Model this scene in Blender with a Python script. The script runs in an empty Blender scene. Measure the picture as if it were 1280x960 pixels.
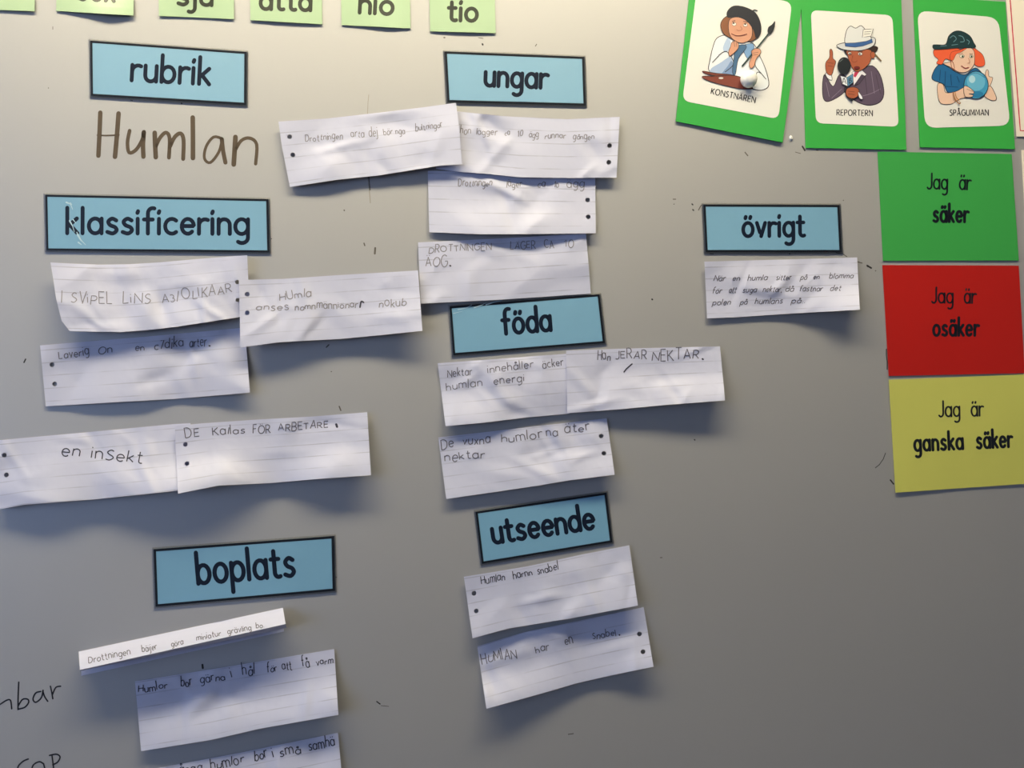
import bpy, math, random
from mathutils import Vector
from mathutils.geometry import tessellate_polygon

# ------------------------------------------------------------------ camera
S = bpy.context.scene
COL = S.collection
FPX = 1036.0                       # focal length in pixels of a 1280 px wide frame
DIST = 0.98                        # camera to whiteboard
CAM = Vector((0.0, -DIST, 1.50))
YAW, PITCH, ROLL = math.radians(9.0), math.radians(2.8), math.radians(1.55)
fw = Vector((math.sin(YAW)*math.cos(PITCH), math.cos(YAW)*math.cos(PITCH), math.sin(PITCH)))
r0 = fw.cross(Vector((0, 0, 1))).normalized()
u0 = r0.cross(fw).normalized()
RT = r0*math.cos(ROLL) - u0*math.sin(ROLL)
UP = u0*math.cos(ROLL) + r0*math.sin(ROLL)
cd = bpy.data.cameras.new('camera'); cam = bpy.data.objects.new('camera', cd); COL.objects.link(cam)
from mathutils import Matrix
m3 = Matrix((RT, UP, -fw)).transposed()
cam.matrix_world = Matrix.Translation(CAM) @ m3.to_4x4()
cd.sensor_width = 36.0; cd.lens = FPX/1280*36; cd.clip_start = 0.02
S.camera = cam

# ------------------------------------------------------------------ world, light, exposure
S.view_settings.view_transform = 'Standard'; S.view_settings.look = 'None'
S.view_settings.gamma = 1.0; S.view_settings.use_curve_mapping = False
S.view_settings.exposure = 0.34
W = bpy.data.worlds.new('world'); S.world = W; W.use_nodes = True
W.node_tree.nodes['Background'].inputs[0].default_value = (0.62, 0.75, 1.0, 1)
W.node_tree.nodes['Background'].inputs[1].default_value = 0.5
def area(name, loc, rot, sx, sy, power, color):
    l = bpy.data.lights.new(name, 'AREA'); l.shape = 'RECTANGLE'; l.size = sx; l.size_y = sy
    l.energy = power; l.color = color
    o = bpy.data.objects.new(name, l); o.location = loc; o.rotation_euler = rot; COL.objects.link(o)
    return o
DAY = 34.0
LAMP_E, LAMP_FILL = 22.5, 0.5         # radiance of the near lamp diffusers, of the added fill rows behind
for i in range(2):                 # daylight entering by the two windows of the left wall
    area('window_daylight', (-3.16, -2.35-2.5*i, 1.65), (0, math.radians(-90), 0), 1.4, 1.9, DAY, (0.42, 0.58, 1.0))

# ------------------------------------------------------------------ materials
def lin(c):
    return tuple(((v/255)/12.92 if v/255 <= .04045 else ((v/255+.055)/1.055)**2.4) for v in c) + (1,)
def mat(name, rgb, rough=.6, spec=.5, metal=0, ior=1.5, emit=None, noise=0.0, nscale=8.0, bump=0.0, bscale=200.0, coat=0.0, srgb=True):
    m = bpy.data.materials.new(name); m.use_nodes = True
    nt = m.node_tree; b = nt.nodes['Principled BSDF']
    c = lin(rgb) if srgb else tuple(rgb)+(1,)
    b.inputs['Base Color'].default_value = c
    b.inputs['Roughness'].default_value = rough
    b.inputs['Specular IOR Level'].default_value = spec
    b.inputs['Metallic'].default_value = metal; b.inputs['IOR'].default_value = ior
    b.inputs['Coat Weight'].default_value = coat
    b.inputs['Coat Roughness'].default_value = .12
    if emit:
        b.inputs['Emission Color'].default_value = tuple(emit[0])+(1,); b.inputs['Emission Strength'].default_value = emit[1]
    tc = nt.nodes.new('ShaderNodeTexCoord')
    if noise:
        n = nt.nodes.new('ShaderNodeTexNoise'); n.inputs['Scale'].default_value = nscale; n.inputs['Detail'].default_value = 4
        nt.links.new(tc.outputs['Object'], n.inputs['Vector'])
        r = nt.nodes.new('ShaderNodeMixRGB'); r.blend_type = 'MIX'
        r.inputs[1].default_value = tuple(min(1, v*(1+noise)) for v in c[:3])+(1,)
        r.inputs[2].default_value = tuple(v*(1-noise) for v in c[:3])+(1,)
        nt.links.new(n.outputs['Fac'], r.inputs[0]); nt.links.new(r.outputs[0], b.inputs['Base Color'])
    if bump:
        n = nt.nodes.new('ShaderNodeTexNoise'); n.inputs['Scale'].default_value = bscale; n.inputs['Detail'].default_value = 3
        nt.links.new(tc.outputs['Object'], n.inputs['Vector'])
        bp = nt.nodes.new('ShaderNodeBump'); bp.inputs['Strength'].default_value = bump; bp.inputs['Distance'].default_value = .001
        nt.links.new(n.outputs['Fac'], bp.inputs['Height']); nt.links.new(bp.outputs[0], b.inputs['Normal'])
    return m

M = {}
M['board'] = mat('board_enamel', (149, 148, 147), rough=.55, spec=1.0, ior=2.0, noise=.03, nscale=5, bump=.25, bscale=6)
M['board_back'] = mat('board_back', (120, 120, 120))
M['alu'] = mat('aluminium', (190, 190, 192), rough=.35, metal=1, noise=.03, nscale=30)
M['wall'] = mat('painted_wall', (190, 184, 172), rough=.85, noise=.03, nscale=3, bump=.15, bscale=120)
M['ceil'] = mat('ceiling_tile', (232, 226, 212), rough=.9, noise=.03, nscale=20)
M['floor'] = mat('linoleum', (92, 86, 80), rough=.5, noise=.08, nscale=9)
M['joint'] = mat('ceiling_grid', (205, 200, 190), rough=.7)
M['lampbody'] = mat('lamp_housing', (230, 230, 228), rough=.4)
M['diff_near'] = mat('lamp_diffuser_near', (250, 245, 235), rough=.5, emit=((1.0, .88, .62), LAMP_E))
M['diff_fill'] = mat('fill_diffuser_back', (250, 245, 235), rough=.5, emit=((1.0, .86, .66), LAMP_FILL))  # glow of the unseen lamps added for fill and reflection
M['winframe'] = mat('window_frame', (235, 235, 232), rough=.4)
g = bpy.data.materials.new('window_glass'); g.use_nodes = True
gb = g.node_tree.nodes['Principled BSDF']; gb.inputs['Transmission Weight'].default_value = 1; gb.inputs['Roughness'].default_value = 0.0; gb.inputs['IOR'].default_value = 1.45
M['glass'] = g
M['blue'] = mat('blue_card_print', (116, 166, 194), rough=.5, spec=1.0, noise=.035, nscale=25, bump=.3, bscale=25)
M['black_print'] = mat('black_print', (22, 26, 34), rough=.28, spec=.5)
M['navy_print'] = mat('dark_navy_print', (18, 28, 46), rough=.28, spec=.5)
M['pale_green'] = mat('pale_green_card', (170, 196, 158), rough=.35, spec=.5, noise=.03, nscale=20)
M['green_ink'] = mat('dark_green_print', (26, 34, 16), rough=.35)
M['green'] = mat('bright_green_card', (58, 168, 72), rough=.4, spec=.4, noise=.03, nscale=20)
M['green2'] = mat('green_sheet', (60, 160, 74), rough=.45, spec=.35, noise=.03, nscale=14)
M['red'] = mat('red_sheet', (180, 28, 22), rough=.45, spec=.35, noise=.04, nscale=14)
M['yellow'] = mat('yellow_sheet', (200, 200, 100), rough=.6, spec=.3, noise=.04, nscale=14)
M['card_white'] = mat('card_white_print', (226, 224, 218), rough=.4, spec=.4)
M['magnet'] = mat('white_plastic', (240, 238, 230), rough=.3, spec=.5)
M['redline'] = mat('red_print', (205, 40, 70), rough=.5)
M['cream'] = mat('cream_paper', (236, 226, 208), rough=.6, noise=.02, nscale=10)
M['pencil'] = mat('pencil_grey', (104, 102, 114), rough=.6, spec=.2, noise=.15, nscale=300)
M['pencil_light'] = mat('faint_pencil_grey', (138, 135, 142), rough=.6, spec=.2, noise=.12, nscale=300)
M['pencil_dark'] = mat('dark_pencil', (66, 66, 80), rough=.6, spec=.2, noise=.15, nscale=300)
M['marker'] = mat('brown_marker_ink', (84, 70, 52), rough=.45, noise=.25, nscale=120)
M['marker_black'] = mat('black_marker_ink', (30, 30, 36), rough=.45, noise=.2, nscale=120)
M['dirt'] = mat('dirt', (92, 86, 78), rough=.7)
M['dirt_dark'] = mat('dark_dirt', (40, 38, 36), rough=.7)

def paper_material(name, rgb):
    m = bpy.data.materials.new(name); m.use_nodes = True; nt = m.node_tree; L = nt.links.new
    b = nt.nodes['Principled BSDF']; b.inputs['Roughness'].default_value = .55; b.inputs['Specular IOR Level'].default_value = .5
    uv = nt.nodes.new('ShaderNodeUVMap'); uv.uv_map = 'ruling'
    sp = nt.nodes.new('ShaderNodeSeparateXYZ'); L(uv.outputs[0], sp.inputs[0])
    def mth(op, a, bb=None, c=None):
        n = nt.nodes.new('ShaderNodeMath'); n.operation = op
        for i, v in enumerate((a, bb, c)):
            if v is None: continue
            if isinstance(v, (int, float)): n.inputs[i].default_value = v
            else: L(v, n.inputs[i])
        return n.outputs[0]
    fr = mth('FRACT', sp.outputs[1]); d = mth('ABSOLUTE', mth('SUBTRACT', fr, .5))
    line = nt.nodes.new('ShaderNodeMapRange'); line.inputs[1].default_value = .055; line.inputs[2].default_value = .02
    line.inputs[3].default_value = 0; line.inputs[4].default_value = 1; L(d, line.inputs[0])
    tc = nt.nodes.new('ShaderNodeTexCoord')
    n = nt.nodes.new('ShaderNodeTexNoise'); n.inputs['Scale'].default_value = 28; n.inputs['Detail'].default_value = 2; L(tc.outputs['Object'], n.inputs['Vector'])
    mr = nt.nodes.new('ShaderNodeMapRange'); mr.inputs[1].default_value = .42; mr.inputs[2].default_value = .62; mr.inputs[3].default_value = .05; mr.inputs[4].default_value = .42
    L(n.outputs['Fac'], mr.inputs[0])
    f = mth('MULTIPLY', line.outputs[0], mr.outputs[0])
    mx = nt.nodes.new('ShaderNodeMixRGB'); mx.inputs[1].default_value = lin(rgb); mx.inputs[2].default_value = lin((128, 128, 140))
    L(f, mx.inputs[0]); L(mx.outputs[0], b.inputs['Base Color'])
    n2 = nt.nodes.new('ShaderNodeTexNoise'); n2.inputs['Scale'].default_value = 22; n2.inputs['Detail'].default_value = 3; L(tc.outputs['Object'], n2.inputs['Vector'])
    bp = nt.nodes.new('ShaderNodeBump'); bp.inputs['Strength'].default_value = .35; bp.inputs['Distance'].default_value = .004
    L(n2.outputs['Fac'], bp.inputs['Height']); L(bp.outputs[0], b.inputs['Normal'])
    tr = nt.nodes.new('ShaderNodeBsdfTranslucent'); tr.inputs[0].default_value = lin(rgb)
    ms = nt.nodes.new('ShaderNodeMixShader'); ms.inputs[0].default_value = .12
    L(b.outputs[0], ms.inputs[1]); L(tr.outputs[0], ms.inputs[2]); L(ms.outputs[0], nt.nodes['Material Output'].inputs[0])
    return m
M['paper'] = paper_material('ruled_paper', (206, 208, 228))

# clear laminating film: mostly see-through, with a glossy skin
f = bpy.data.materials.new('laminate_film'); f.use_nodes = True; nt = f.node_tree
gl = nt.nodes.new('ShaderNodeBsdfGlossy'); gl.inputs['Roughness'].default_value = .48; gl.inputs['Color'].default_value = (.9, .9, .9, 1)
tp = nt.nodes.new('ShaderNodeBsdfTransparent'); tp.inputs[0].default_value = (.93, .93, .92, 1)
fr = nt.nodes.new('ShaderNodeFresnel'); fr.inputs[0].default_value = 1.45
ms = nt.nodes.new('ShaderNodeMixShader'); nt.links.new(fr.outputs[0], ms.inputs[0]); nt.links.new(tp.outputs[0], ms.inputs[1]); nt.links.new(gl.outputs[0], ms.inputs[2])
nt.links.new(ms.outputs[0], nt.nodes['Material Output'].inputs[0]); M['film'] = f
M['scuff_glare'] = mat('scuffs_with_glare', (176, 205, 216), rough=.6, noise=.1, nscale=200)  # pale colour paints the glare on the scuffed film
M['faint'] = mat('faint_scuff', (150, 145, 134), rough=.6)

# ------------------------------------------------------------------ helpers
def rootloc(o):
    while o.parent: o = o.parent
    return o.location.copy()
def obj(name, verts, faces, mats, parent=None, smooth=False, fm=None, uv=None, origin=None):
    off = rootloc(parent) if parent else (Vector(origin) if origin else Vector((0, 0, 0)))
    me = bpy.data.meshes.new(name)
    me.from_pydata([tuple(Vector(v)-off) for v in verts], [], faces)
    if not isinstance(mats, (list, tuple)): mats = [mats]
    for mm in mats: me.materials.append(mm)
    if fm: me.polygons.foreach_set('material_index', fm)
    if smooth: me.polygons.foreach_set('use_smooth', [True]*len(me.polygons))
    if uv:
        l = me.uv_layers.new(name='ruling')
        for lp in me.loops: l.data[lp.index].uv = uv[lp.vertex_index]
    me.update()
    o = bpy.data.objects.new(name, me); COL.objects.link(o)
    if parent: o.parent = parent
    elif origin: o.location = origin
    return o
def thing(name, label, cat, loc, group=None):
    o = bpy.data.objects.new(name, None); COL.objects.link(o); o.location = loc; o.empty_display_size = .02
    o['label'] = label; o['category'] = cat
    if group: o['group'] = group
    return o
def box(x0, x1, y0, y1, z0, z1):
    v = [(x, y, z) for x in (x0, x1) for y in (y0, y1) for z in (z0, z1)]
    return v, [(0, 1, 3, 2), (4, 6, 7, 5), (0, 4, 5, 1), (2, 3, 7, 6), (0, 2, 6, 4), (1, 5, 7, 3)]
def boxobj(name, dims, m, parent=None, bevel=0):
    v, f = box(*dims); o = obj(name, v, f, m, parent)
    if bevel:
        b = o.modifiers.new('bevel', 'BEVEL'); b.width = bevel; b.segments = 2
    return o
def struct(o): o['kind'] = 'structure'; return o

def hit(px, py, h=0.0):
    """the point of the plane h metres in front of the whiteboard seen at photo position (px, py)"""
    d = fw*FPX + RT*(px-640) + UP*(480-py)
    k = (-h - CAM.y)/d.y
    return CAM + d*k

def crom(pts, s):
    """Catmull-Rom through evenly spaced values (numbers or 2-tuples)"""
    n = len(pts)-1; x = min(max(s, 0), 1)*n; i = min(int(x), n-1); t = x-i
    P = lambda k: pts[min(max(k, 0), n)]
    a, b, c, d = P(i-1), P(i), P(i+1), P(i+2)
    def q(a, b, c, d): return .5*((2*b)+(-a+c)*t+(2*a-5*b+4*c-d)*t*t+(-a+3*b-3*c+d)*t**3)
    return tuple(q(*v) for v in zip(a, b, c, d)) if isinstance(b, (tuple, list)) else q(a, b, c, d)
def poly_at(pts, s):
    """position at fraction s of the x-extent (or y-extent) of a polyline"""
    if len(pts) == 2: return tuple(pts[0][k]*(1-s)+pts[1][k]*s for k in (0, 1))
    ls = [0]
    for a, b in zip(pts, pts[1:]): ls.append(ls[-1]+math.hypot(b[0]-a[0], b[1]-a[1]))
    x = min(max(s, 0), 1)*ls[-1]
    for i in range(len(pts)-1):
        if x <= ls[i+1] or i == len(pts)-2:
            t = (x-ls[i])/(ls[i+1]-ls[i]); return tuple(pts[i][k]*(1-t)+pts[i+1][k]*t for k in (0, 1))

class Sheet:
    """a piece of paper or card hanging on the board: outline plus a relief in metres in front of the board"""
    def __init__(s, top, bot, rows, base=.0006, left=None, right=None, crumple=0, seed=0):
        s.top, s.bot = top, bot
        s.left = [top[0]]+(left or [])+[bot[0]]; s.right = [top[-1]]+(right or [])+[bot[-1]]
        s.rows = rows; s.base = base
        R = random.Random(seed); s.folds = []
        s.w = math.hypot(top[-1][0]-top[0][0], top[-1][1]-top[0][1]); s.hh = math.hypot(bot[0][0]-top[0][0], bot[0][1]-top[0][1])
        s.asp = s.w/s.hh
        for _ in range(int(crumple*16)):
            a = R.uniform(0, math.pi); cx, cy = R.uniform(0, s.asp), R.uniform(0, 1)
            s.folds.append((math.cos(a), math.sin(a), cx, cy, R.uniform(.08, .34), R.uniform(.4, 1.0)*.0023*R.choice((1, 1, -1)), R.uniform(.3, .9)))
    def px(s, a, b):
        T, B = poly_at(s.top, a), poly_at(s.bot, a); Lf, Rg = poly_at(s.left, b), poly_at(s.right, b)
        c = [s.top[0], s.top[-1], s.bot[0], s.bot[-1]]
        return tuple(T[k]*(1-b)+B[k]*b+Lf[k]*(1-a)+Rg[k]*a-((c[0][k]*(1-a)+c[1][k]*a)*(1-b)+(c[2][k]*(1-a)+c[3][k]*a)*b) for k in (0, 1))
    def h(s, a, b):
        v = crom([crom(r, a) for r in s.rows], b)*.001
        for ca, sa, cx, cy, w, am, ln in s.folds:
            x, y = a*s.asp-cx, b-cy
            d = abs(x*ca+y*sa)/w; e = abs(-x*sa+y*ca)/ln
            if d < 1 and e < 1: v += am*(1-d)*(1-e)
        return s.base+max(v, 0)
    def P(s, a, b, eps=0.0):
        p = s.px(a, b); return hit(p[0], p[1], s.h(a, b)+eps)
    def inv(s, x, y):
        a = b = .5
        for _ in range(12):
            p = s.px(a, b); e = .01
            pa, pb = s.px(a+e, b) if a < .95 else s.px(a-e, b), s.px(a, b+e) if b < .95 else s.px(a, b-e)
            ea, eb = (e if a < .95 else -e), (e if b < .95 else -e)
            j11, j12 = (pa[0]-p[0])/ea, (pb[0]-p[0])/eb; j21, j22 = (pa[1]-p[1])/ea, (pb[1]-p[1])/eb
            det = j11*j22-j12*j21; dx, dy = x-p[0], y-p[1]
            a += (dx*j22-dy*j12)/det; b += (j11*dy-j21*dx)/det
            a = min(max(a, -.05), 1.05); b = min(max(b, -.05), 1.05)
        return a, b
    def on(s, x, y, eps=.0004):
        a, b = s.inv(x, y); return hit(x, y, s.h(min(max(a, 0), 1), min(max(b, 0), 1))+eps)
    def centre(s): 
        p = s.P(.5, .5); p.y = 0; return p
    def mesh(s, nx, ny, holes=(), spacing=16.0, offset=0.0):
        ids, V, U, F = {}, [], [], []
        dead, dcell = set(), set(); rings = []
        for hx, hy in holes:
            a, b = s.inv(hx, hy); ci, cj = round(a*nx), round(b*ny)
            ci = min(max(ci, 2), nx-2); cj = min(max(cj, 2), ny-2)
            for i in range(ci-1, ci+2):
                for j in range(cj-1, cj+2): dead.add((i, j))
            for i in range(ci-2, ci+2):
                for j in range(cj-2, cj+2): dcell.add((i, j))
            rings.append((ci, cj, a, b))
        def add(a, b):
            V.append(s.P(a, b)); U.append((a*s.w/spacing, b*s.hh/spacing+offset)); return len(V)-1
        for i in range(nx+1):
            for j in range(ny+1):
                if (i, j) not in dead: ids[i, j] = add(i/nx, j/ny)
        for i in range(nx):
            for j in range(ny):
                if (i, j) not in dcell: F.append((ids[i, j], ids[i, j+1], ids[i+1, j+1], ids[i+1, j]))
        for ci, cj, a, b in rings:
            bd = [(ci-2, cj+k) for k in range(-2, 2)]+[(ci+k, cj+2) for k in range(-2, 2)]+[(ci+2, cj-k) for k in range(-2, 2)]+[(ci-k, cj-2) for k in range(-2, 2)]
            inner = []
            for (i, j) in bd:
                an = math.atan2((j/ny-b)*s.hh, (i/nx-a)*s.w)
                inner.append(add(a+3.0*math.cos(an)/s.w, b+3.0*math.sin(an)/s.hh))
            for k in range(16):
                k2 = (k+1) % 16; F.append((ids[bd[k]], ids[bd[k2]], inner[k2], inner[k]))
        return V, F, U

# ------------------------------------------------------------------ stroke lettering
def arc(cx, cy, rx, ry, a0, a1, n=None):
    n = n or max(4, int(abs(a1-a0)/18))
    return [(cx+rx*math.cos(math.radians(a0+(a1-a0)*i/n)), cy+ry*math.sin(math.radians(a0+(a1-a0)*i/n))) for i in range(n+1)]
def smooth(pts, k=5):
    if len(pts) < 3: return list(pts)
    out = []
    n = len(pts)-1
    for i in range(n):
        for j in range(k): out.append(crom(pts, (i+j/k)/n))
    out.append(tuple(pts[-1])); return out
DOT = lambda x, y: [(x-.02, y-.06), (x+.02, y+.06)]
bowl = lambda: arc(.4, .5, .4, .5, 60, 420)
GL = {
 'a': (.8, [bowl(), [(.8, 1), (.8, 0)]]), 'b': (.8, [[(0, 1.72), (0, 0)], bowl()]),
 'c': (.68, [arc(.42, .5, .42, .5, 50, 310)]), 'd': (.8, [bowl(), [(.8, 1.72), (.8, 0)]]),
 'e': (.76, [[(.04, .52), (.76, .52)]+arc(.4, .5, .38, .5, 5, 315)]),
 'f': (.6, [arc(.55, 1.38, .3, .34, 70, 180)+[(.25, 0)], [(0, .95), (.55, .95)]]),
 'g': (.8, [bowl(), [(.8, 1), (.8, -.25)]+arc(.42, -.25, .38, .36, 0, -130)]),
 'h': (.7, [[(0, 1.72), (0, 0)], arc(.35, .6, .35, .38, 180, 0)+[(.7, 0)]]),
 'i': (.05, [[(0, 1), (0, 0)], DOT(0, 1.45)]), 'j': (.2, [[(.15, 1), (.15, -.25)]+arc(-.12, -.25, .27, .34, 0, -120), DOT(.15, 1.45)]),
 'k': (.62, [[(0, 1.72), (0, 0)], [(.6, 1), (0, .42)], [(.18, .55), (.64, 0)]]), 'l': (.05, [[(0, 1.72), (0, 0)]]),
 'm': (1.15, [[(0, 1), (0, 0)], arc(.29, .65, .29, .34, 180, 0)+[(.58, 0)], arc(.87, .65, .29, .34, 180, 0)+[(1.16, 0)]]),
 'n': (.7, [[(0, 1), (0, 0)], arc(.35, .6, .35, .39, 180, 0)+[(.7, 0)]]), 'o': (.82, [arc(.41, .5, .41, .5, 90, 450)]),
 'p': (.8, [[(0, 1), (0, -.62)], bowl()]), 'r': (.5, [[(0, 1), (0, 0)], arc(.38, .55, .38, .43, 180, 62)]),
 's': (.62, [smooth([(.58, .88), (.32, 1.0), (.08, .8), (.2, .56), (.5, .42), (.6, .2), (.36, 0), (.02, .1)])]),
 't': (.55, [[(.22, 1.45), (.22, .25)]+arc(.46, .25, .24, .25, 180, 300), [(0, 1), (.52, 1)]]),
 'u': (.7, [[(0, 1)]+arc(.35, .38, .35, .38, 180, 360)+[(.7, 1)], [(.7, 1), (.7, 0)]]),
 'v': (.7, [[(0, 1), (.35, 0), (.7, 1)]]), 'x': (.66, [[(0, 1), (.62, 0)], [(.6, 1), (0, 0)]]),
 'J': (.5, [[(.5, 1.6), (.5, .35)]+arc(.18, .35, .32, .37, 0, -140)]),
 'A': (1.0, [[(0, 0), (.5, 1.5), (1, 0)], [(.2, .5), (.8, .5)]]),
 'B': (.85, [[(0, 0), (0, 1.5)]+arc(.4, 1.13, .38, .37, 90, -90)+[(0, .76)], [(0, .76)]+arc(.45, .38, .4, .38, 90, -90)+[(0, 0)]]),
 'C': (.95, [arc(.6, .75, .6, .76, 50, 310)]), 'D': (1.0, [[(0, 0), (0, 1.5)]+arc(.35, .75, .62, .75, 90, -90)+[(0, 0)]]),
 'E': (.75, [[(.75, 1.5), (0, 1.5), (0, 0), (.75, 0)], [(0, .77), (.65, .77)]]),
 'F': (.7, [[(.7, 1.5), (0, 1.5), (0, 0)], [(0, .77), (.6, .77)]]),
 'G': (1.1, [arc(.62, .75, .62, .76, 50, 340)+[(1.18, .72), (.7, .72)]]), 'H': (.95, [[(0, 1.5), (0, 0)], [(.95, 1.5), (.95, 0)], [(0, .77), (.95, .77)]]),
 'I': (.05, [[(0, 1.5), (0, 0)]]), 'K': (.85, [[(0, 1.5), (0, 0)], [(.8, 1.5), (0, .65)], [(.2, .85), (.88, 0)]]),
 'L': (.7, [[(0, 1.5), (0, 0), (.7, 0)]]), 'M': (1.2, [[(0, 0), (.1, 1.5), (.6, .3), (1.1, 1.5), (1.2, 0)]]),
 'N': (1.0, [[(0, 0), (0, 1.5), (1, 0), (1, 1.5)]]), 'O': (1.25, [arc(.62, .75, .62, .76, 90, 450)]),
 'P': (.8, [[(0, 0), (0, 1.5)]+arc(.38, 1.1, .4, .4, 90, -90)+[(0, .7)]]),
 'R': (.88, [[(0, 0), (0, 1.5)]+arc(.38, 1.1, .4, .4, 90, -90)+[(0, .7)], [(.35, .7), (.88, 0)]]),
 'S': (.75, [smooth([(.7, 1.35), (.4, 1.5), (.08, 1.2), (.25, .88), (.6, .65), (.74, .35), (.4, 0), (0, .12)])]),
 'T': (.9, [[(0, 1.5), (.9, 1.5)], [(.45, 1.5), (.45, 0)]]), 'U': (.95, [[(0, 1.5)]+arc(.47, .45, .47, .46, 180, 360)+[(.95, 1.5)]]),
 'V': (.9, [[(0, 1.5), (.45, 0), (.9, 1.5)]]), '0': (.8, [arc(.4, .7, .4, .7, 90, 450)]), '1': (.35, [[(0, 1.1), (.3, 1.45), (.3, 0)]]),
 '3': (.6, [arc(.25, 1.05, .32, .35, 130, -80), arc(.25, .38, .36, .38, 80, -140)]), '7': (.6, [[(0, 1.4), (.6, 1.4), (.2, 0)]]),
 '/': (.5, [[(0, 0), (.5, 1.5)]]), '.': (.1, [DOT(.05, 0)]), ',': (.15, [[(.1, .08), (0, -.25)]]), ':': (.1, [DOT(.05, 0), DOT(.05, .5)]),
 ' ': (.55, []),
}
def comp(base, up, ring=False, lower=True):
    w, st = GL[base]; y = up; c = w/2
    ex = [arc(c, y+.1, .14, .14, 90, 450)] if ring else [DOT(c-.2, y), DOT(c+.2, y)]
    return (w, st+ex)
GL['å'] = comp('a', 1.35, True); GL['ä'] = comp('a', 1.4); GL['ö'] = comp('o', 1.4)
GL['Å'] = comp('A', 1.68, True); GL['Ä'] = comp('A', 1.78); GL['Ö'] = comp('O', 1.78)

def text_strokes(txt, x0, y0, x1, y1, xh, gap=.34, slant=0.0, jit=0.0, seed=0):
    R = random.Random(seed*977+len(txt)); adv = 0; items = []
    for ch in txt:
        w, st = GL[ch]; items.append((adv, w, st)); adv += w+gap
    tot = adv-gap; L = math.hypot(x1-x0, y1-y0); ux, uy = (x1-x0)/L, (y1-y0)/L; sx = L/max(tot, .1)
    out = []
    for a, w, st in items:
        dy = R.uniform(-1, 1)*jit*xh*.9; sc = 1+R.uniform(-1, 1)*jit; dsl = slant+R.uniform(-1, 1)*jit*.5; dx = R.uniform(-1, 1)*jit*.15
        for s in st:
            q = []
            for (gx, gy) in s:
                X = (a+dx+gx)*sx+gy*dsl*xh; Y = gy*sc*xh+dy
                X += R.uniform(-1, 1)*jit*.25; Y += R.uniform(-1, 1)*jit*.25
                q.append((x0+ux*X+uy*Y, y0+uy*X-ux*Y))
            out.append(q)
    return out

class Ink:
    """flat marks (strokes and filled shapes) lying on a surface given by on(x, y, eps)"""
    def __init__(s, on, eps=.0004, step=5.0): s.on, s.eps, s.step, s.V, s.F, s.fm, s.mats, s.lay = on, eps, step, [], [], [], [], 0
    def mi(s, m):
        if m not in s.mats: s.mats.append(m)
        return s.mats.index(m)
    def layer(s, d=.00006): s.lay += d
    def stroke(s, pts, w, m, w1=None, caps=True):
        pts = [tuple(p) for i, p in enumerate(pts) if i == 0 or math.hypot(p[0]-pts[i-1][0], p[1]-pts[i-1][1]) > .02]
        if len(pts) < 2: pts = [pts[0], (pts[0][0]+.1, pts[0][1])]
        fine = [pts[0]]
        for a, b in zip(pts, pts[1:]):
            k = max(1, int(math.hypot(b[0]-a[0], b[1]-a[1])/s.step))
            for i in range(1, k+1): fine.append((a[0]+(b[0]-a[0])*i/k, a[1]+(b[1]-a[1])*i/k))
        n = len(fine); L, Rr = [], []; i0 = s.mi(m)
        def put(x, y): s.V.append(s.on(x, y, s.eps+s.lay)); return len(s.V)-1
        for i in range(n):
            a, b = fine[max(i-1, 0)], fine[min(i+1, n-1)]; p = fine[i]
            dx, dy = b[0]-a[0], b[1]-a[1]; l = math.hypot(dx, dy) or 1
            if 0 < i < n-1:
                d1 = (p[0]-a[0], p[1]-a[1]); d2 = (b[0]-p[0], b[1]-p[1])
                l1, l2 = math.hypot(*d1) or 1, math.hypot(*d2) or 1
                cs = (d1[0]*d2[0]+d1[1]*d2[1])/(l1*l2)
                if cs < -.2:      # sharp turn: restart with a round join
                    s.disc(p[0], p[1], w/2, m); dx, dy, l = d2[0], d2[1], l2
            ww = (w if w1 is None else w+(w1-w)*i/(n-1))/2; nx, ny = -dy/l*ww, dx/l*ww
            L.append(put(p[0]+nx, p[1]+ny)); Rr.append(put(p[0]-nx, p[1]-ny))
        for i in range(n-1): s.F.append((L[i], L[i+1], Rr[i+1], Rr[i])); s.fm.append(i0)
        if w > 1.5 and caps:
            for e, q in ((0, 1), (n-1, n-2)):
                p = fine[e]; an = math.atan2(p[1]-fine[q][1], p[0]-fine[q][0]); ww = (w if (w1 is None or e == 0) else w1)/2
                c = [put(p[0]+ww*math.cos(an+t), p[1]+ww*math.sin(an+t)) for t in [math.pi*(k/5-.5) for k in range(6)]]
                s.F.append(tuple(c)); s.fm.append(i0)
    def disc(s, x, y, r, m, ry=None, n=12):
        s.fill([(x+r*math.cos(2*math.pi*k/n), y+(ry or r)*math.sin(2*math.pi*k/n)) for k in range(n)], m)
    def fill(s, pts, m, sm=0):
        if sm:
            q = list(pts)+[pts[0]]; n = len(pts); out = []
            for i in range(n):
                a, b, c, d = pts[i-1], pts[i], pts[(i+1) % n], pts[(i+2) % n]
                for j in range(sm):
                    t = j/sm
                    out.append(tuple(.5*((2*b[k])+(-a[k]+c[k])*t+(2*a[k]-5*b[k]+4*c[k]-d[k])*t*t+(-a[k]+3*b[k]-3*c[k]+d[k])*t**3) for k in (0, 1)))
            pts = out
        i0 = s.mi(m); base = len(s.V)
        for p in pts: s.V.append(s.on(p[0], p[1], s.eps+s.lay))
        for t in tessellate_polygon([[Vector((p[0], p[1], 0)) for p in pts]]):
            s.F.append(tuple(base+k for k in t)); s.fm.append(i0)
        return pts
    def word(s, txt, x0, y0, x1, y1, xh, w, m, **k):
        for st in text_strokes(txt, x0, y0, x1, y1, xh, **k): s.stroke(st, w, m)
    def build(s, name, parent):
        return obj(name, s.V, s.F, s.mats, parent, fm=s.fm)

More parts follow.
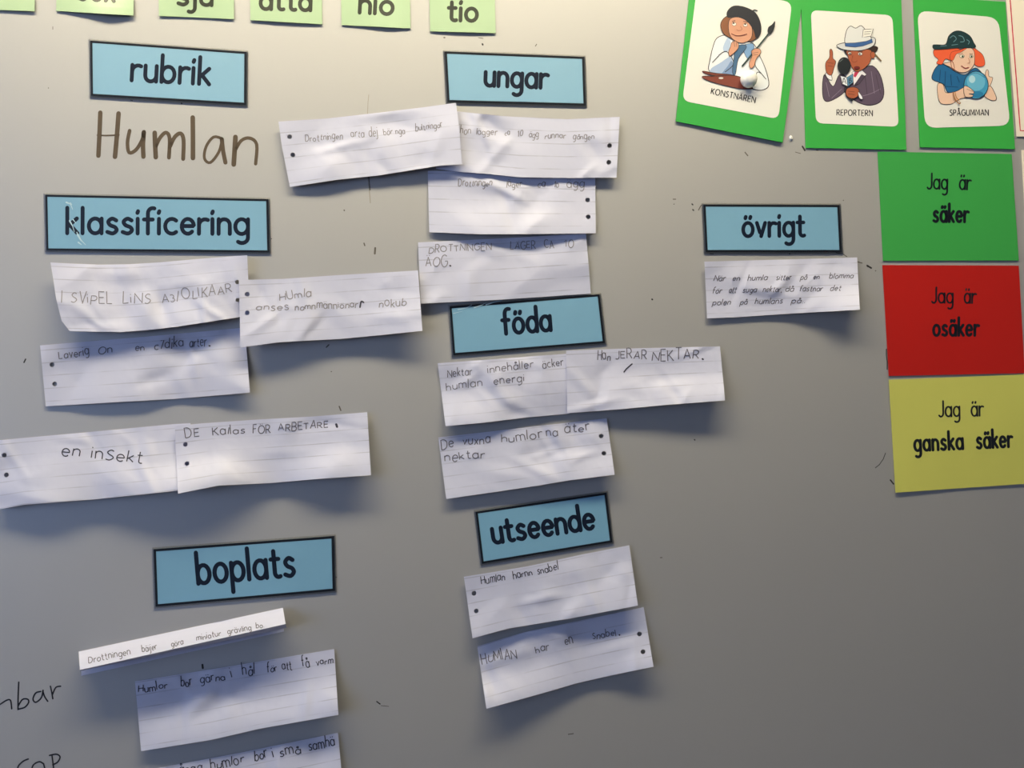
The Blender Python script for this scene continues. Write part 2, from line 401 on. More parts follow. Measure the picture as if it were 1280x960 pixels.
def sheet_obj(name, sh, nx, ny, m, parent, holes=(), thick=.0002, smooth=True, **k):
    V, F, U = sh.mesh(nx, ny, holes, **k)
    o = obj(name, V, F, m, parent, smooth=smooth, uv=U)
    sd = o.modifiers.new('thickness', 'SOLIDIFY'); sd.thickness = thick; sd.offset = -1
    if smooth:
        es = o.modifiers.new('rim', 'EDGE_SPLIT'); es.split_angle = math.radians(50)
    return o

# ------------------------------------------------------------------ the room
CEIL = 2.75
struct(boxobj('floor', (-3.2, 4.2, -7.5, .15, -.1, 0), M['floor']))
struct(boxobj('ceiling', (-3.3, 4.3, -7.6, .15, CEIL, CEIL+.1), M['ceil']))
struct(boxobj('wall_front', (-3.3, 4.3, .03, .15, 0, CEIL), M['wall']))
struct(boxobj('wall_back', (-3.3, 4.3, -7.6, -7.5, 0, CEIL), M['wall']))
struct(boxobj('wall_right', (4.2, 4.3, -7.5, .03, 0, CEIL), M['wall']))
# left wall with two window openings
wv, wf = [], []
def addbox(*d):
    v, f_ = box(*d); b = len(wv); wv.extend(v); wf.extend([tuple(i+b for i in q) for q in f_])
WINS = [(-3.3, -1.4), (-5.8, -3.9)]
addbox(-3.3, -3.2, -7.5, .03, 0, .95); addbox(-3.3, -3.2, -7.5, .03, 2.35, CEIL)
for a, b in ((-1.4, .03), (-3.9, -3.3), (-7.5, -5.8)): addbox(-3.3, -3.2, a, b, .95, 2.35)
struct(obj('wall_left', wv, wf, M['wall']))
for i, (a, b) in enumerate(WINS):
    wn = bpy.data.objects.new('window_%d' % (i+1), None); COL.objects.link(wn); wn.location = (-3.25, (a+b)/2, .95); wn['kind'] = 'structure'
    for nm, d in (('window_sill', (-3.3, -3.14, a, b, .95, .98)), ('window_frame', (-3.28, -3.22, a, b, 2.29, 2.35)),
                  ('window_frame', (-3.28, -3.22, a, a+.06, .98, 2.29)), ('window_frame', (-3.28, -3.22, b-.06, b, .98, 2.29)),
                  ('window_frame', (-3.28, -3.22, (a+b)/2-.03, (a+b)/2+.03, .98, 2.29))):
        boxobj(nm, d, M['winframe'], wn, .003)
    boxobj('pane', (-3.252, -3.248, a+.06, (a+b)/2-.03, .98, 2.29), M['glass'], wn)
    boxobj('pane', (-3.252, -3.248, (a+b)/2+.03, b-.06, .98, 2.29), M['glass'], wn)
for nm, d in (('baseboard_front', (-3.2, 4.2, .015, .03, 0, .08)), ('baseboard_right', (4.185, 4.2, -7.5, .015, 0, .08)), ('baseboard_left', (-3.2, -3.185, -7.5, .015, 0, .08))):
    struct(boxobj(nm, d, M['winframe']))

def lamp(x, y, lx, ly, md, label):
    t = thing('ceiling_light', label, 'lamp', (x, y, CEIL), 'ceiling lamps')
    v, f_ = [], []
    for d in ((x-lx/2, x+lx/2, y-ly/2, y+ly/2, CEIL-.03, CEIL-.001), (x-lx/2, x-lx/2+.02, y-ly/2, y+ly/2, CEIL-.07, CEIL-.03), (x+lx/2-.02, x+lx/2, y-ly/2, y+ly/2, CEIL-.07, CEIL-.03),
              (x-lx/2+.02, x+lx/2-.02, y-ly/2, y-ly/2+.02, CEIL-.07, CEIL-.03), (x-lx/2+.02, x+lx/2-.02, y+ly/2-.02, y+ly/2, CEIL-.07, CEIL-.03)):
        vv, ff = box(*d); b = len(v); v.extend(vv); f_.extend([tuple(i+b for i in q) for q in ff])
    obj('housing', v, f_, M['lampbody'], t)
    boxobj('diffuser', (x-lx/2+.02, x+lx/2-.02, y-ly/2+.02, y+ly/2-.02, CEIL-.06, CEIL-.045), md, t)
lamp(-.02, -.55, 1.9, .26, M['diff_near'], 'ceiling lamp right above the whiteboard')
for k, y in enumerate((-3.4, -5.6)):  # lamp rows added out of view, for fill and reflection
    for x in (-1.2, 1.7):
        lamp(x, y, 1.25, .3, M['diff_fill'], 'added fill lamp %s on the %s' % (('in the middle row', 'in the row furthest from the board')[k], 'window side' if x < 0 else 'side away from the windows'))

# ------------------------------------------------------------------ whiteboard
BX0, BX1, BZ0, BZ1 = -1.7, 1.9, .80, 2.28
wb = thing('whiteboard', 'large glossy grey-white enamel whiteboard carrying all the cards and paper strips', 'whiteboard', (.1, 0, BZ0))
boxobj('writing_surface', (BX0, BX1, 0, .018, BZ0, BZ1), M['board'], wb)
for d in ((BX0-.02, BX1+.02, -.006, .024, BZ1, BZ1+.02), (BX0-.02, BX1+.02, -.006, .024, BZ0-.02, BZ0),
          (BX0-.02, BX0, -.006, .024, BZ0, BZ1), (BX1, BX1+.02, -.006, .024, BZ0, BZ1)):
    boxobj('frame_rail', d, M['alu'], wb, .002)
boxobj('pen_tray', (-.6, .9, -.07, -.006, BZ0-.02, BZ0-.012), M['alu'], wb, .002)
flat = lambda x, y, e: hit(x, y, e)
Z1 = lambda pts, ox=0, oy=0, k=3.765: [(ox+x/k, oy+y/k) for x, y in pts]

# the word written with a brown marker
ink = Ink(flat, .00015)
def mk(pts, w, ox, oy, k, m, sm=True, w1=None): ink.stroke(smooth(Z1(pts, ox, oy, k), 4) if sm else Z1(pts, ox, oy, k), w, m, w1)
bm_ = M['marker']
for pts, w in (([(472, 530), (468, 630), (463, 733)], 5.6), ([(558, 534), (550, 640), (541, 738)], 5.8), ([(458, 636), (500, 638), (560, 635)], 2.0),
               ([(610, 615), (600, 670), (608, 718), (640, 705), (668, 660), (678, 620)], 4.6), ([(677, 622), (673, 680), (675, 737)], 5.6),
               ([(728, 625), (730, 680), (733, 740)], 5.8), ([(733, 690), (752, 650), (780, 624), (798, 650), (795, 742)], 4.8),
               ([(800, 690), (822, 645), (850, 628), (864, 660), (862, 748)], 5.0), ([(907, 553), (908, 650), (908, 744)], 5.8),
               ([(1045, 652), (1005, 645), (970, 690), (962, 745), (990, 765), (1030, 715), (1046, 655)], 3.6), ([(1044, 655), (1050, 710), (1061, 765)], 5.2),
               ([(1108, 645), (1104, 710), (1100, 774)], 6.0), ([(1106, 710), (1135, 662), (1175, 650), (1208, 680), (1203, 771)], 4.2)):
    mk(pts, w, 0, 0, 3.765, bm_)
o = ink.build('marker_word', wb); o['label'] = 'handwritten word in brown marker'
ink = Ink(flat, .00015)
for pts in ([(-60, 200), (-30, 250), (-20, 215), (0, 215), (45, 188), (70, 190), (78, 245)], [(125, 68), (121, 160), (120, 250)], [(122, 225), (150, 183), (185, 182), (190, 205), (165, 235), (125, 247)],
            [(272, 130), (238, 140), (220, 180), (238, 202), (275, 172), (287, 122)], [(285, 128), (298, 165), (318, 195)], [(336, 95), (345, 135), (352, 178)], [(350, 150), (372, 103), (404, 95)]):
    mk(pts, 1.9, 0, 840, 5.333, M['marker_black'])
o = ink.build('marker_writing', wb); o['label'] = 'letters nbar in thin black marker'
ink = Ink(flat, .00015)
for pts in ([(188, 580), (150, 598), (118, 640), (150, 690)], [(290, 612), (262, 598), (222, 620), (212, 665), (240, 690), (285, 650)], [(290, 610), (300, 650), (310, 700)],
            [(347, 560), (356, 630), (365, 720)], [(330, 556), (375, 548), (400, 565), (385, 600), (352, 618)]):
    mk(pts, 1.9, 0, 840, 5.333, M['marker_black'])
o = ink.build('marker_writing', wb); o['label'] = 'black marker letters cut off by the photo edge'
# scuffs, specks and pen traces on the enamel
ink = Ink(flat, .00012)
D, K = M['dirt'], M['dirt_dark']
for pts, w, m in (([(32, 449), (30, 453)], 1.8, K), ([(459, 212), (461, 230), (463, 254)], 1.2, M['faint']), ([(461, 221), (462.5, 238)], 1.3, D), ([(459, 150), (460, 128), (461, 118)], .8, M['faint']), ([(469, 310), (468.5, 317)], 2.4, D), ([(455, 304), (456, 307)], 1.6, D),
                  ([(430, 262), (430.5, 264)], 1.5, D), ([(339, 298), (339.5, 299)], 1.2, K), ([(408, 434), (411, 431)], 1.6, D), ([(603, 55), (603.5, 56)], 2.0, K), ([(598, 47), (604, 48)], .8, D), ([(555, 47), (556, 47)], 1.6, D),
                  ([(669, 58), (671, 55)], 1.0, D), ([(931, 190), (935, 195)], 1.4, D), ([(841, 249), (845, 249)], 1.2, D), ([(842, 255), (843, 255.5)], 1.2, K), ([(865, 255), (866, 256)], 1.6, K), ([(866, 262), (867, 263)], 1.6, K), ([(873, 263), (875, 259), (877, 256)], 1.2, D),
                  ([(1054, 250), (1054.5, 251)], 1.3, D), ([(1054, 318), (1059, 321)], 1.0, D), ([(1071, 327), (1078, 329)], 1.2, D), ([(1084, 332), (1089, 335)], 2.2, K), ([(1094, 338), (1095, 339)], 1.2, D), ([(887, 317), (892, 317.5)], 1.0, D), ([(986, 317), (988, 317.5)], 1.0, K),
                  ([(1045, 316), (1053, 317)], 1.0, D), ([(815, 374), (815.5, 374.5)], 2.0, K), ([(868, 549.5), (868.6, 550)], 1.6, K), ([(1084, 333), (1087, 334)], 1.4, K), ([(1107, 566), (1104, 574), (1099, 581), (1094, 585)], .9, K),
                  ([(1113, 600), (1117, 605)], 1.8, K), ([(1108, 436), (1108, 444), (1109, 452), (1109, 462)], 1.3, K), ([(1084, 332), (1086, 333)], 1, K), ([(471, 877), (475, 880)], 1.6, K), ([(476, 882), (486, 883)], .8, D), ([(710, 918), (717, 917)], 1.2, D),
                  ([(253, 831), (253.5, 835)], 2.6, K), ([(420, 721), (420.4, 722)], 1.4, K), ([(825, 697), (828, 697)], 1.0, D), ([(60, 110), (61, 110)], 1.4, D), ([(66, 33), (66, 37)], .8, D), ([(424, 508), (426, 513)], 1.6, D), ([(1003, 183), (1006, 188)], 2.0, K), ([(1020, 187.5), (1023, 188)], 1.0, K),
                  ([(994, 190), (1001, 192)], .8, D), ([(163, 125), (166, 126)], 1.0, D), ([(226, 129), (228, 129.5)], 1.3, K), ([(414, 464), (414.5, 465)], 1.5, D), ([(185, 332), (186, 332)], 1.2, K)):
    ink.stroke(pts, w, m)
ink.build('smudges', wb)['kind'] = 'stuff'

# ------------------------------------------------------------------ flat cards
def card(name, label, cat, group, corners, m, rows=None, base=.0008, part='card_sheet', thick=.0006, nx=16, ny=8, top=None, bot=None):
    TL, TR, BR, BL = corners
    sh = Sheet(top or [TL, TR], bot or [BL, BR], rows or [[.2, .1, .2], [.2, .2, .2], [.3, .5, .3]], base=base)
    t = thing(name, label, cat, sh.centre(), group)
    sheet_obj(part, sh, nx, ny, m, t, thick=thick, smooth=False)
    return t, sh
def inset(c, d):
    """corners moved inwards by d px"""
    cx = sum(p[0] for p in c)/4; cy = sum(p[1] for p in c)/4
    out = []
    for i, p in enumerate(c):
        a, b = c[i-1], c[(i+1) % 4]
        e1 = (a[0]-p[0], a[1]-p[1]); e2 = (b[0]-p[0], b[1]-p[1]); l1, l2 = math.hypot(*e1), math.hypot(*e2)
        out.append((p[0]+e1[0]/l1*d+e2[0]/l2*d, p[1]+e1[1]/l1*d+e2[1]/l2*d))
    return out
def blue_card(word, corners, text, xh, label, rows=None, sw=5.0, base=.0008, bw=2.6, scuffs=()):
    film = inset(corners, -2.2)
    sh = Sheet([film[0], film[1]], [film[3], film[2]], rows or [[.2, .1, .2], [.3, .2, .3], [.5, .6, .5]], base=base)
    t = thing('word_card', label, 'word card', sh.centre(), 'blue word cards')
    sheet_obj('laminate_film', sh, 14, 6, M['film'], t, thick=.0003, smooth=False)
    s2 = Sheet([corners[0], corners[1]], [corners[3], corners[2]], sh.rows, base=base+.0002)
    sheet_obj('card_sheet', s2, 14, 6, M['blue'], t, thick=.0003, smooth=False)
    k = Ink(s2.on, .00012, 6); c = inset(corners, bw/2)
    for a, b in zip(c, c[1:]+c[:1]):
        dx, dy = b[0]-a[0], b[1]-a[1]; l = math.hypot(dx, dy); e = bw/2-.01
        k.stroke([(a[0]-dx/l*e, a[1]-dy/l*e), (b[0]+dx/l*e, b[1]+dy/l*e)], bw, M['black_print'], caps=False)
    # square corners: strokes already overlap, drop the round ends
    k.build('border', t)
    k = Ink(s2.on, .00012, 4)
    k.word(word, *text, xh, sw, M['navy_print'])
    k.build('lettering', t)
    if scuffs:  # scuffs drawn as pale streaks, their glare painted in
        k = Ink(s2.on, .0003, 4)
        for pts, w in scuffs: k.stroke(pts, w, M['scuff_glare'], w*.3)
        k.build('scuff_glare_marks', t)['kind'] = 'stuff'
    return t
blue_card('rubrik', [(112.9, 50.8), (308, 65), (307.5, 131), (113.7, 119.6)], (164.5, 100.5, 261, 105.5), 19.5, 'light blue word card reading rubrik, above the brown marker writing')
blue_card('ungar', [(556, 64.5), (730, 71.2), (732, 131.8), (559.5, 127.5)], (606.5, 107, 683.5, 110), 17, 'blue word card reading ungar, top middle of the board')
blue_card('klassificering', [(56.6, 243.3), (335.2, 249), (336.7, 315.5), (58, 313)], (84, 291.5, 310, 292.5), 18.5, 'widest blue word card reading klassificering, with scuffed laminate and painted glare',
          scuffs=(([(83, 253), (88, 255), (91, 262)], 2.2), ([(88, 254), (90, 256)], 2), ([(87, 276), (91, 283), (93, 290)], 2.0), ([(91, 274), (95, 279)], 1.4), ([(97, 293), (101, 300), (107, 306)], 2.6), ([(98, 303), (102, 306)], 2.0), ([(96, 290), (98, 296)], 1.4)))
blue_card('övrigt', [(879.4, 255.7), (1049, 256.4), (1052, 315), (882.2, 315)], (929, 295.5, 1005, 294.8), 16.8, 'blue word card reading övrigt, on the right half of the board', sw=4.6)
blue_card('föda', [(562, 383), (749.3, 367.8), (756.2, 428.7), (566.7, 444)], (629, 417.5, 688.5, 412.8), 18, 'tilted blue word card reading föda, in the middle of the board', rows=[[.8, .2, .3], [.5, .2, .3], [.3, .3, .3]], base=.001,
          scuffs=(([(572, 387), (583, 385), (590, 381)], 1.2), ([(592, 385), (603, 381), (608, 378)], 1.4), ([(607, 381), (620, 377), (628, 375.5)], 1.3), ([(566, 392), (578, 389)], .9)))
blue_card('boplats', [(192, 686.5), (417.2, 670), (418.7, 738.5), (194.5, 758.5)], (248, 729.5, 368, 719.5), 22.5, 'large blue word card reading boplats, lower left of the board', sw=5.4, bw=3.0)
blue_card('utseende', [(594.5, 639.7), (757.8, 615.8), (765.2, 677.7), (602.4, 704.7)], (617.5, 679, 743, 660.3), 18, 'strongly tilted blue word card reading utseende, low in the middle', sw=5.2)

# pale green number cards, cut off by the top of the photo
def number_card(word, TL, TR, BR, BL, text, label, bend):
    t, sh = card('number_card', label, 'word card', 'pale green number cards', (TL, TR, BR, BL), M['pale_green'], rows=[[.3, .2, .3], [.5, .6, .5], bend], nx=20, ny=8)
    k = Ink(sh.on, .00015, 4); k.word(word, *text, 15.5, 4.8, M['green_ink']); k.build('lettering', t)
number_card('fem', (-50, -58), (44, -55), (43, 14), (-50, 11), (-30, -12, 14, -9), 'pale green number card at the top left corner, cut by the frame', [1, 1.2, 1.5, 2])
number_card('sex', (71, -56), (168.5, -50), (166.6, 19.4), (70.3, 13.6), (98, -1, 143, 1.5), 'pale green number card reading sex, second from the left', [1, 3, 6, 3])
number_card('sju', (197.5, -50), (293, -46), (292.2, 23.8), (198.6, 19.8), (222.5, 5.5, 264.5, 6.5), 'pale green number card reading sju, third from the left', [1.5, 1, 1, 1.5])
number_card('åtta', (312, -44), (402, -40), (402.8, 30.3), (313, 25.2), (325.5, 11.2, 388, 13), 'pale green number card reading åtta, fourth from the left', [1.5, 2, 2, 1.5])
number_card('nio', (425.5, -36), (512, -33), (513.2, 35.6), (427, 31.2), (449.5, 15.8, 490.5, 18), 'pale green number card reading nio, fifth from the left', [1, 1.5, 2.6, 1.2])
number_card('tio', (536, -30), (618, -28), (619.6, 41.4), (537.8, 39), (560.5, 25.3, 596, 26.3), 'pale green number card reading tio, the rightmost of its row', [1.2, 2, 2, 1.4])

# green, red and yellow sheets
def say(label, corners, m, words, rows=None, nm='answer_card'):
    t, sh = card(nm, label, 'sign', 'coloured answer sheets', corners, m, rows=rows, part='card_sheet')
    for i, (w, x0, y0, x1, y1, xh, sw) in enumerate(words):
        pass
    k = Ink(sh.on, .00018, 4)
    for (w, x0, y0, x1, y1, xh, sw) in words: k.word(w, x0, y0, x1, y1, xh, sw, M['black_print'], gap=.3 if sw < 3 else .42)
    k.build('lettering', t)
say('green sheet reading Jag är säker, above the red sheet', ((1097.2, 189.5), (1264.6, 192.5), (1273.5, 325.6), (1104, 326)), M['green2'],
    (('Jag', 1160, 235.8, 1184, 236.3, 12, 2.2), ('är', 1199.5, 236.6, 1213, 237, 12, 2.2), ('säker', 1167, 277, 1210, 277.3, 13, 3.6)), [[.8, .4, .6], [.4, .6, .5], [.6, .6, .8]])
say('red sheet reading Jag är osäker, between green and yellow sheets', ((1103.2, 331.4), (1273.5, 332), (1281, 466.5), (1111.2, 470)), M['red'],
    (('Jag', 1165.5, 378.3, 1191, 378.6, 12, 2.2), ('är', 1205.5, 378.6, 1219.5, 379, 12, 2.2), ('osäker', 1167, 419.4, 1223, 419.3, 13, 3.6)), [[.5, .4, .6], [.4, .6, .5], [.6, .6, .8]])
say('yellow sheet reading Jag är ganska säker, below the red sheet', ((1111.2, 474.7), (1283, 468), (1292, 604), (1119.6, 615.8)), M['yellow'],
    (('Jag', 1174.5, 520.6, 1199.5, 520.2, 12, 2.2), ('är', 1214.5, 520, 1229, 519.5, 12, 2.2), ('ganska', 1143.5, 563.5, 1203.5, 561, 13, 3.6), ('säker', 1221.5, 560.3, 1265, 558.3, 13, 3.6)), [[1.8, 1, .8], [.5, 1.4, 1.5], [2.2, 1.0, 1.5]])

# ---- occupation cards with plain generic drawings
def rounded(c, r, n=5):
    out = []
    for i, p in enumerate(c):
        a, b = c[i-1], c[(i+1) % 4]
        u = [(a[k]-p[k]) for k in (0, 1)]; v = [(b[k]-p[k]) for k in (0, 1)]; lu, lv = math.hypot(*u), math.hypot(*v)
        A = (p[0]+u[0]/lu*r, p[1]+u[1]/lu*r); B = (p[0]+v[0]/lv*r, p[1]+v[1]/lv*r)
        for j in range(n+1):
            t = j/n; out.append(tuple((1-t)**2*A[k]+2*t*(1-t)*p[k]+t*t*B[k] for k in (0, 1)))
    return out
PC = {}
def pm(rgb):
    if rgb not in PC: PC[rgb] = mat('print_colour', rgb, rough=.4, spec=.4)
    return PC[rgb]
OUT = pm((42, 38, 40))
def picture_card(label, corners, panel, ox, caption, drawing, rows, base=.001, rad=9):
    t, sh = card('picture_card', label, 'picture card', 'green framed picture cards', corners, M['green'], rows=rows, base=base, thick=.0012, nx=16, ny=20)
    k = Ink(sh.on, .00015); k.eps = .0003; k.fill(rounded(panel, rad), M['card_white']); k.build('white_panel', t)
    k = Ink(sh.on, .0005, 4); c = lambda p: [(ox+x/5.05, y/5.05) for x, y in p]
    for kind, pts, rgb, w in drawing:
        m = pm(rgb) if rgb else OUT
        if kind == 'f':
            q = k.fill(c(pts), m, 4); k.layer(.00003)
            if w: k.stroke(q+[q[0]], w, OUT); k.layer(.00003)
        elif kind == 'p':
            q = k.fill(c(pts), m); k.layer(.00003)
            if w: k.stroke(q+[q[0]], w, OUT); k.layer(.00003)
        elif kind == 's': k.stroke(smooth(c(pts), 4), w, m); k.layer(.00002)
        elif kind == 'e':
            (x, y, rx, ry) = pts; k.disc(ox+x/5.05, y/5.05, rx/5.05, m, ry/5.05, 20); k.layer(.00003)
            if w: k.stroke([(ox+(x+rx*math.cos(a*.314))/5.05, (y+ry*math.sin(a*.314))/5.05) for a in range(21)], w, OUT); k.layer(.00002)
    k.build('illustration', t)
    k = Ink(sh.on, .0005, 4); k.word(*caption, 4.8, 1.15, OUT, gap=.4); k.build('lettering', t)
    return t, sh
SK, SKB, SKP = (206, 150, 122), (168, 92, 64), (228, 192, 168)
artist = [
 ('f', [(335, 240), (400, 222), (470, 262), (560, 272), (605, 355), (642, 440), (662, 535), (625, 567), (560, 562), (470, 520), (345, 474), (284, 445), (290, 380), (308, 300)], (226, 230, 234), .9),
 ('f', [(300, 430), (350, 400), (415, 360), (432, 400), (380, 455), (335, 473), (292, 458)], (164, 184, 214), 0),
 ('f', [(372, 300), (400, 240), (420, 250), (412, 310), (385, 330)], (176, 196, 222), 0),
 ('f', [(400, 420), (430, 385), (450, 470), (360, 480)], (120, 146, 186), 0),
 ('f', [(492, 290), (560, 275), (566, 320), (530, 370), (505, 330)], (120, 156, 196), .5),
 ('s', [(345, 350), (395, 325), (440, 400), (385, 455)], None, .9), ('s', [(345, 352), (305, 395)], None, .8),
 ('s', [(590, 345), (575, 410), (620, 470), (645, 500)], None, .8), ('s', [(570, 500), (590, 455), (622, 470)], None, .7),
 ('f', [(245, 448), (330, 462), (420, 470), (480, 490), (480, 500), (330, 480), (262, 466)], (112, 56, 46), .5),
 ('f', [(242, 482), (330, 480), (420, 475), (490, 490), (540, 540), (560, 560), (480, 560), (360, 534), (270, 506)], (124, 62, 50), .8),
 ('e', (360, 493, 16, 7), (214, 206, 200), .3),
 ('f', [(455, 300), (500, 282), (520, 300), (470, 370), (450, 470), (432, 455), (440, 380)], (70, 106, 140), .6),
 ('f', [(402, 100), (366, 130), (358, 170), (378, 215), (412, 236), (455, 258), (540, 262), (585, 240), (604, 190), (560, 110), (480, 80)], (134, 84, 56), .8),
 ('f', [(413, 125), (470, 108), (535, 135), (557, 185), (548, 245), (495, 272), (440, 252), (410, 205)], SK, .7),
 ('f', [(404, 110), (400, 72), (440, 38), (510, 45), (578, 82), (610, 150), (610, 212), (582, 242), (566, 190), (522, 132), (460, 106)], (34, 36, 46), .6),
 ('s', [(552, 75), (570, 64), (587, 68)], (34, 36, 46), 1.6),
 ('e', (443, 152, 13, 11), (236, 226, 216), .35), ('e', (514, 158, 13, 10), (236, 226, 216), .35), ('e', (440, 147, 5, 5), (50, 40, 36), 0), ('e', (512, 152, 5, 5), (50, 40, 36), 0),
 ('s', [(482, 165), (492, 185), (472, 193), (458, 187)], (150, 84, 64), .5), ('s', [(424, 212), (455, 225), (490, 224), (524, 214)], (110, 44, 40), .9),
 ('s', [(430, 135), (450, 128)], None, .6), ('s', [(500, 135), (528, 140)], None, .6),
 ('f', [(428, 268), (452, 258), (470, 278), (466, 308), (430, 345), (412, 352), (408, 325), (420, 295)], SK, .6),
 ('s', [(440, 262), (448, 296)], None, .4), ('s', [(456, 266), (460, 296)], None, .4),
 ('s', [(494, 417), (580, 312), (664, 208)], (44, 66, 66), 1.9), 
 ('f', [(655, 200), (660, 172), (682, 155), (700, 134), (698, 168), (684, 200), (668, 216)], (40, 44, 50), .3),
 ('f', [(552, 322), (580, 305), (606, 312), (610, 335), (582, 372), (570, 415), (545, 430), (538, 395), (556, 352)], SK, .6),
 ('s', [(560, 335), (596, 330)], None, .4), ('s', [(562, 348), (592, 345)], None, .4),
]
A_T, A_S = picture_card('green framed card captioned KONSTNÄREN with a beret-wearing painter, the tilted one',
    ((866, -46), (1006, -19), (978.3, 178), (844.9, 151.5)), [(872, -21), (990, 3), (973, 149), (853, 126)], 830, ('KONSTNÄREN', 888.6, 117.3, 943.5, 128.6), artist,
    [[.3, .7, 1.1], [.9, 1.4, 1.9], [1.6, 2.2, 2.8]], rad=10)
reporter = [
 ('f', [(203, 472), (225, 500), (262, 545), (300, 470), (345, 495), (330, 580), (240, 638), (200, 625), (192, 545)], (92, 78, 96), .9),
 ('f', [(385, 500), (440, 440), (505, 415), (555, 470), (580, 575), (560, 640), (490, 665), (415, 645), (352, 600), (330, 560)], (92, 78, 96), .9),
 ('s', [(460, 470), (475, 600)], (58, 48, 64), .7), ('s', [(500, 450), (520, 590)], (140, 126, 146), .6), ('s', [(430, 610), (500, 590), (560, 560)], (140, 126, 146), .6), ('s', [(530, 470), (558, 590)], (58, 48, 64), .6),
 ('s', [(215, 520), (235, 610)], (140, 126, 146), .6), ('s', [(250, 620), (315, 560)], (140, 126, 146), .6),
 ('p', [(378, 455), (440, 440), (470, 470), (390, 540)], (228, 226, 230), .5), ('p', [(395, 455), (425, 452), (400, 490), (388, 480)], (190, 60, 90), 0),
 ('p', [(392, 540), (440, 470), (462, 480), (425, 530)], (78, 66, 84), .6),
 ('f', [(210, 462), (246, 472), (252, 505), (225, 495)], (232, 232, 236), .6),
 ('f', [(238, 318), (248, 310), (257, 330), (258, 368), (276, 388), (264, 430), (248, 474), (218, 458), (212, 400), (236, 362)], SKB, .6),
 ('s', [(222, 395), (262, 400)], None, .4), ('s', [(226, 415), (258, 420)], None, .4),
 ('f', [(330, 312), (352, 352), (372, 330), (480, 320), (500, 345), (535, 320), (530, 292), (400, 290)], (52, 40, 38), .4),
 ('f', [(346, 318), (420, 310), (496, 316), (502, 352), (488, 400), (440, 442), (398, 450), (366, 400), (352, 352)], SKB, .6),
 ('e', (510, 347, 14, 22), SKB, .5),
 ('s', [(524, 342), (562, 384)], (120, 96, 60), 1.6),
 ('f', [(284, 284), (340, 268), (430, 262), (500, 236), (527, 248), (512, 290), (440, 318), (350, 317), (298, 303)], (206, 208, 208), .8),
 ('f', [(338, 278), (342, 200), (368, 165), (402, 178), (436, 162), (468, 195), (500, 250), (420, 285)], (216, 217, 216), .8),
 ('p', [(334, 272), (400, 270), (470, 260), (504, 246), (510, 268), (450, 290), (400, 298), (336, 292)], (60, 96, 150), .4),
 ('p', [(450, 186), (513, 183), (500, 228), (444, 236)], (226, 224, 216), .6), ('s', [(458, 202), (500, 198)], None, .5), ('s', [(456, 216), (494, 212)], None, .5),
 ('e', (364, 336, 11, 8), (232, 224, 214), .35), ('e', (430, 340, 14, 9), (232, 224, 214), .35), ('e', (366, 337, 4, 5), (40, 30, 30), 0), ('e', (428, 341, 5, 5), (40, 30, 30), 0),
 ('s', [(384, 350), (378, 385), (400, 392), (412, 382)], (120, 54, 36), .5), ('e', (410, 428, 18, 9), (110, 36, 36), .4),
 ('s', [(415, 322), (445, 324)], None, .7), ('s', [(352, 322), (372, 322)], None, .7),
 ('s', [(345, 540), (345, 600), (378, 635)], (40, 42, 48), 2.6),
 ('e', (329, 416, 41, 54), (34, 40, 44), .5), ('s', [(300, 390), (322, 372)], (110, 120, 120), .7),
 ('p', [(304, 476), (346, 490), (352, 546), (318, 530)], (226, 228, 232), .6), ('p', [(346, 490), (384, 466), (386, 520), (352, 546)], (90, 140, 172), .6),
 ('s', [(320, 524), (328, 492), (342, 530)], None, .8), ('s', [(324, 514), (338, 518)], None, .6), ('s', [(362, 528), (360, 496), (374, 494), (364, 508), (378, 510), (362, 528)], None, .7),
 ('f', [(345, 562), (380, 550), (415, 558), (424, 590), (400, 618), (365, 618), (342, 598)], SKB, .6),
 ('s', [(352, 575), (395, 580)], None, .4), ('s', [(354, 592), (395, 598)], None, .4), ('f', [(418, 580), (440, 605), (445, 625), (425, 618)], (230, 230, 236), .4),
]
picture_card('green framed card captioned REPORTERN with a white-hatted figure holding a microphone',
    ((1001, -15), (1126.2, -12), (1133, 187.2), (1007.4, 184.8)), [(1013.5, 12.5), (1115.5, 19), (1123.5, 158.5), (1020, 154)], 990, ('REPORTERN', 1046, 144.2, 1090.5, 145), reporter,
    [[.5, .5, .5], [.4, .6, 1], [.8, 1, 1.6]])
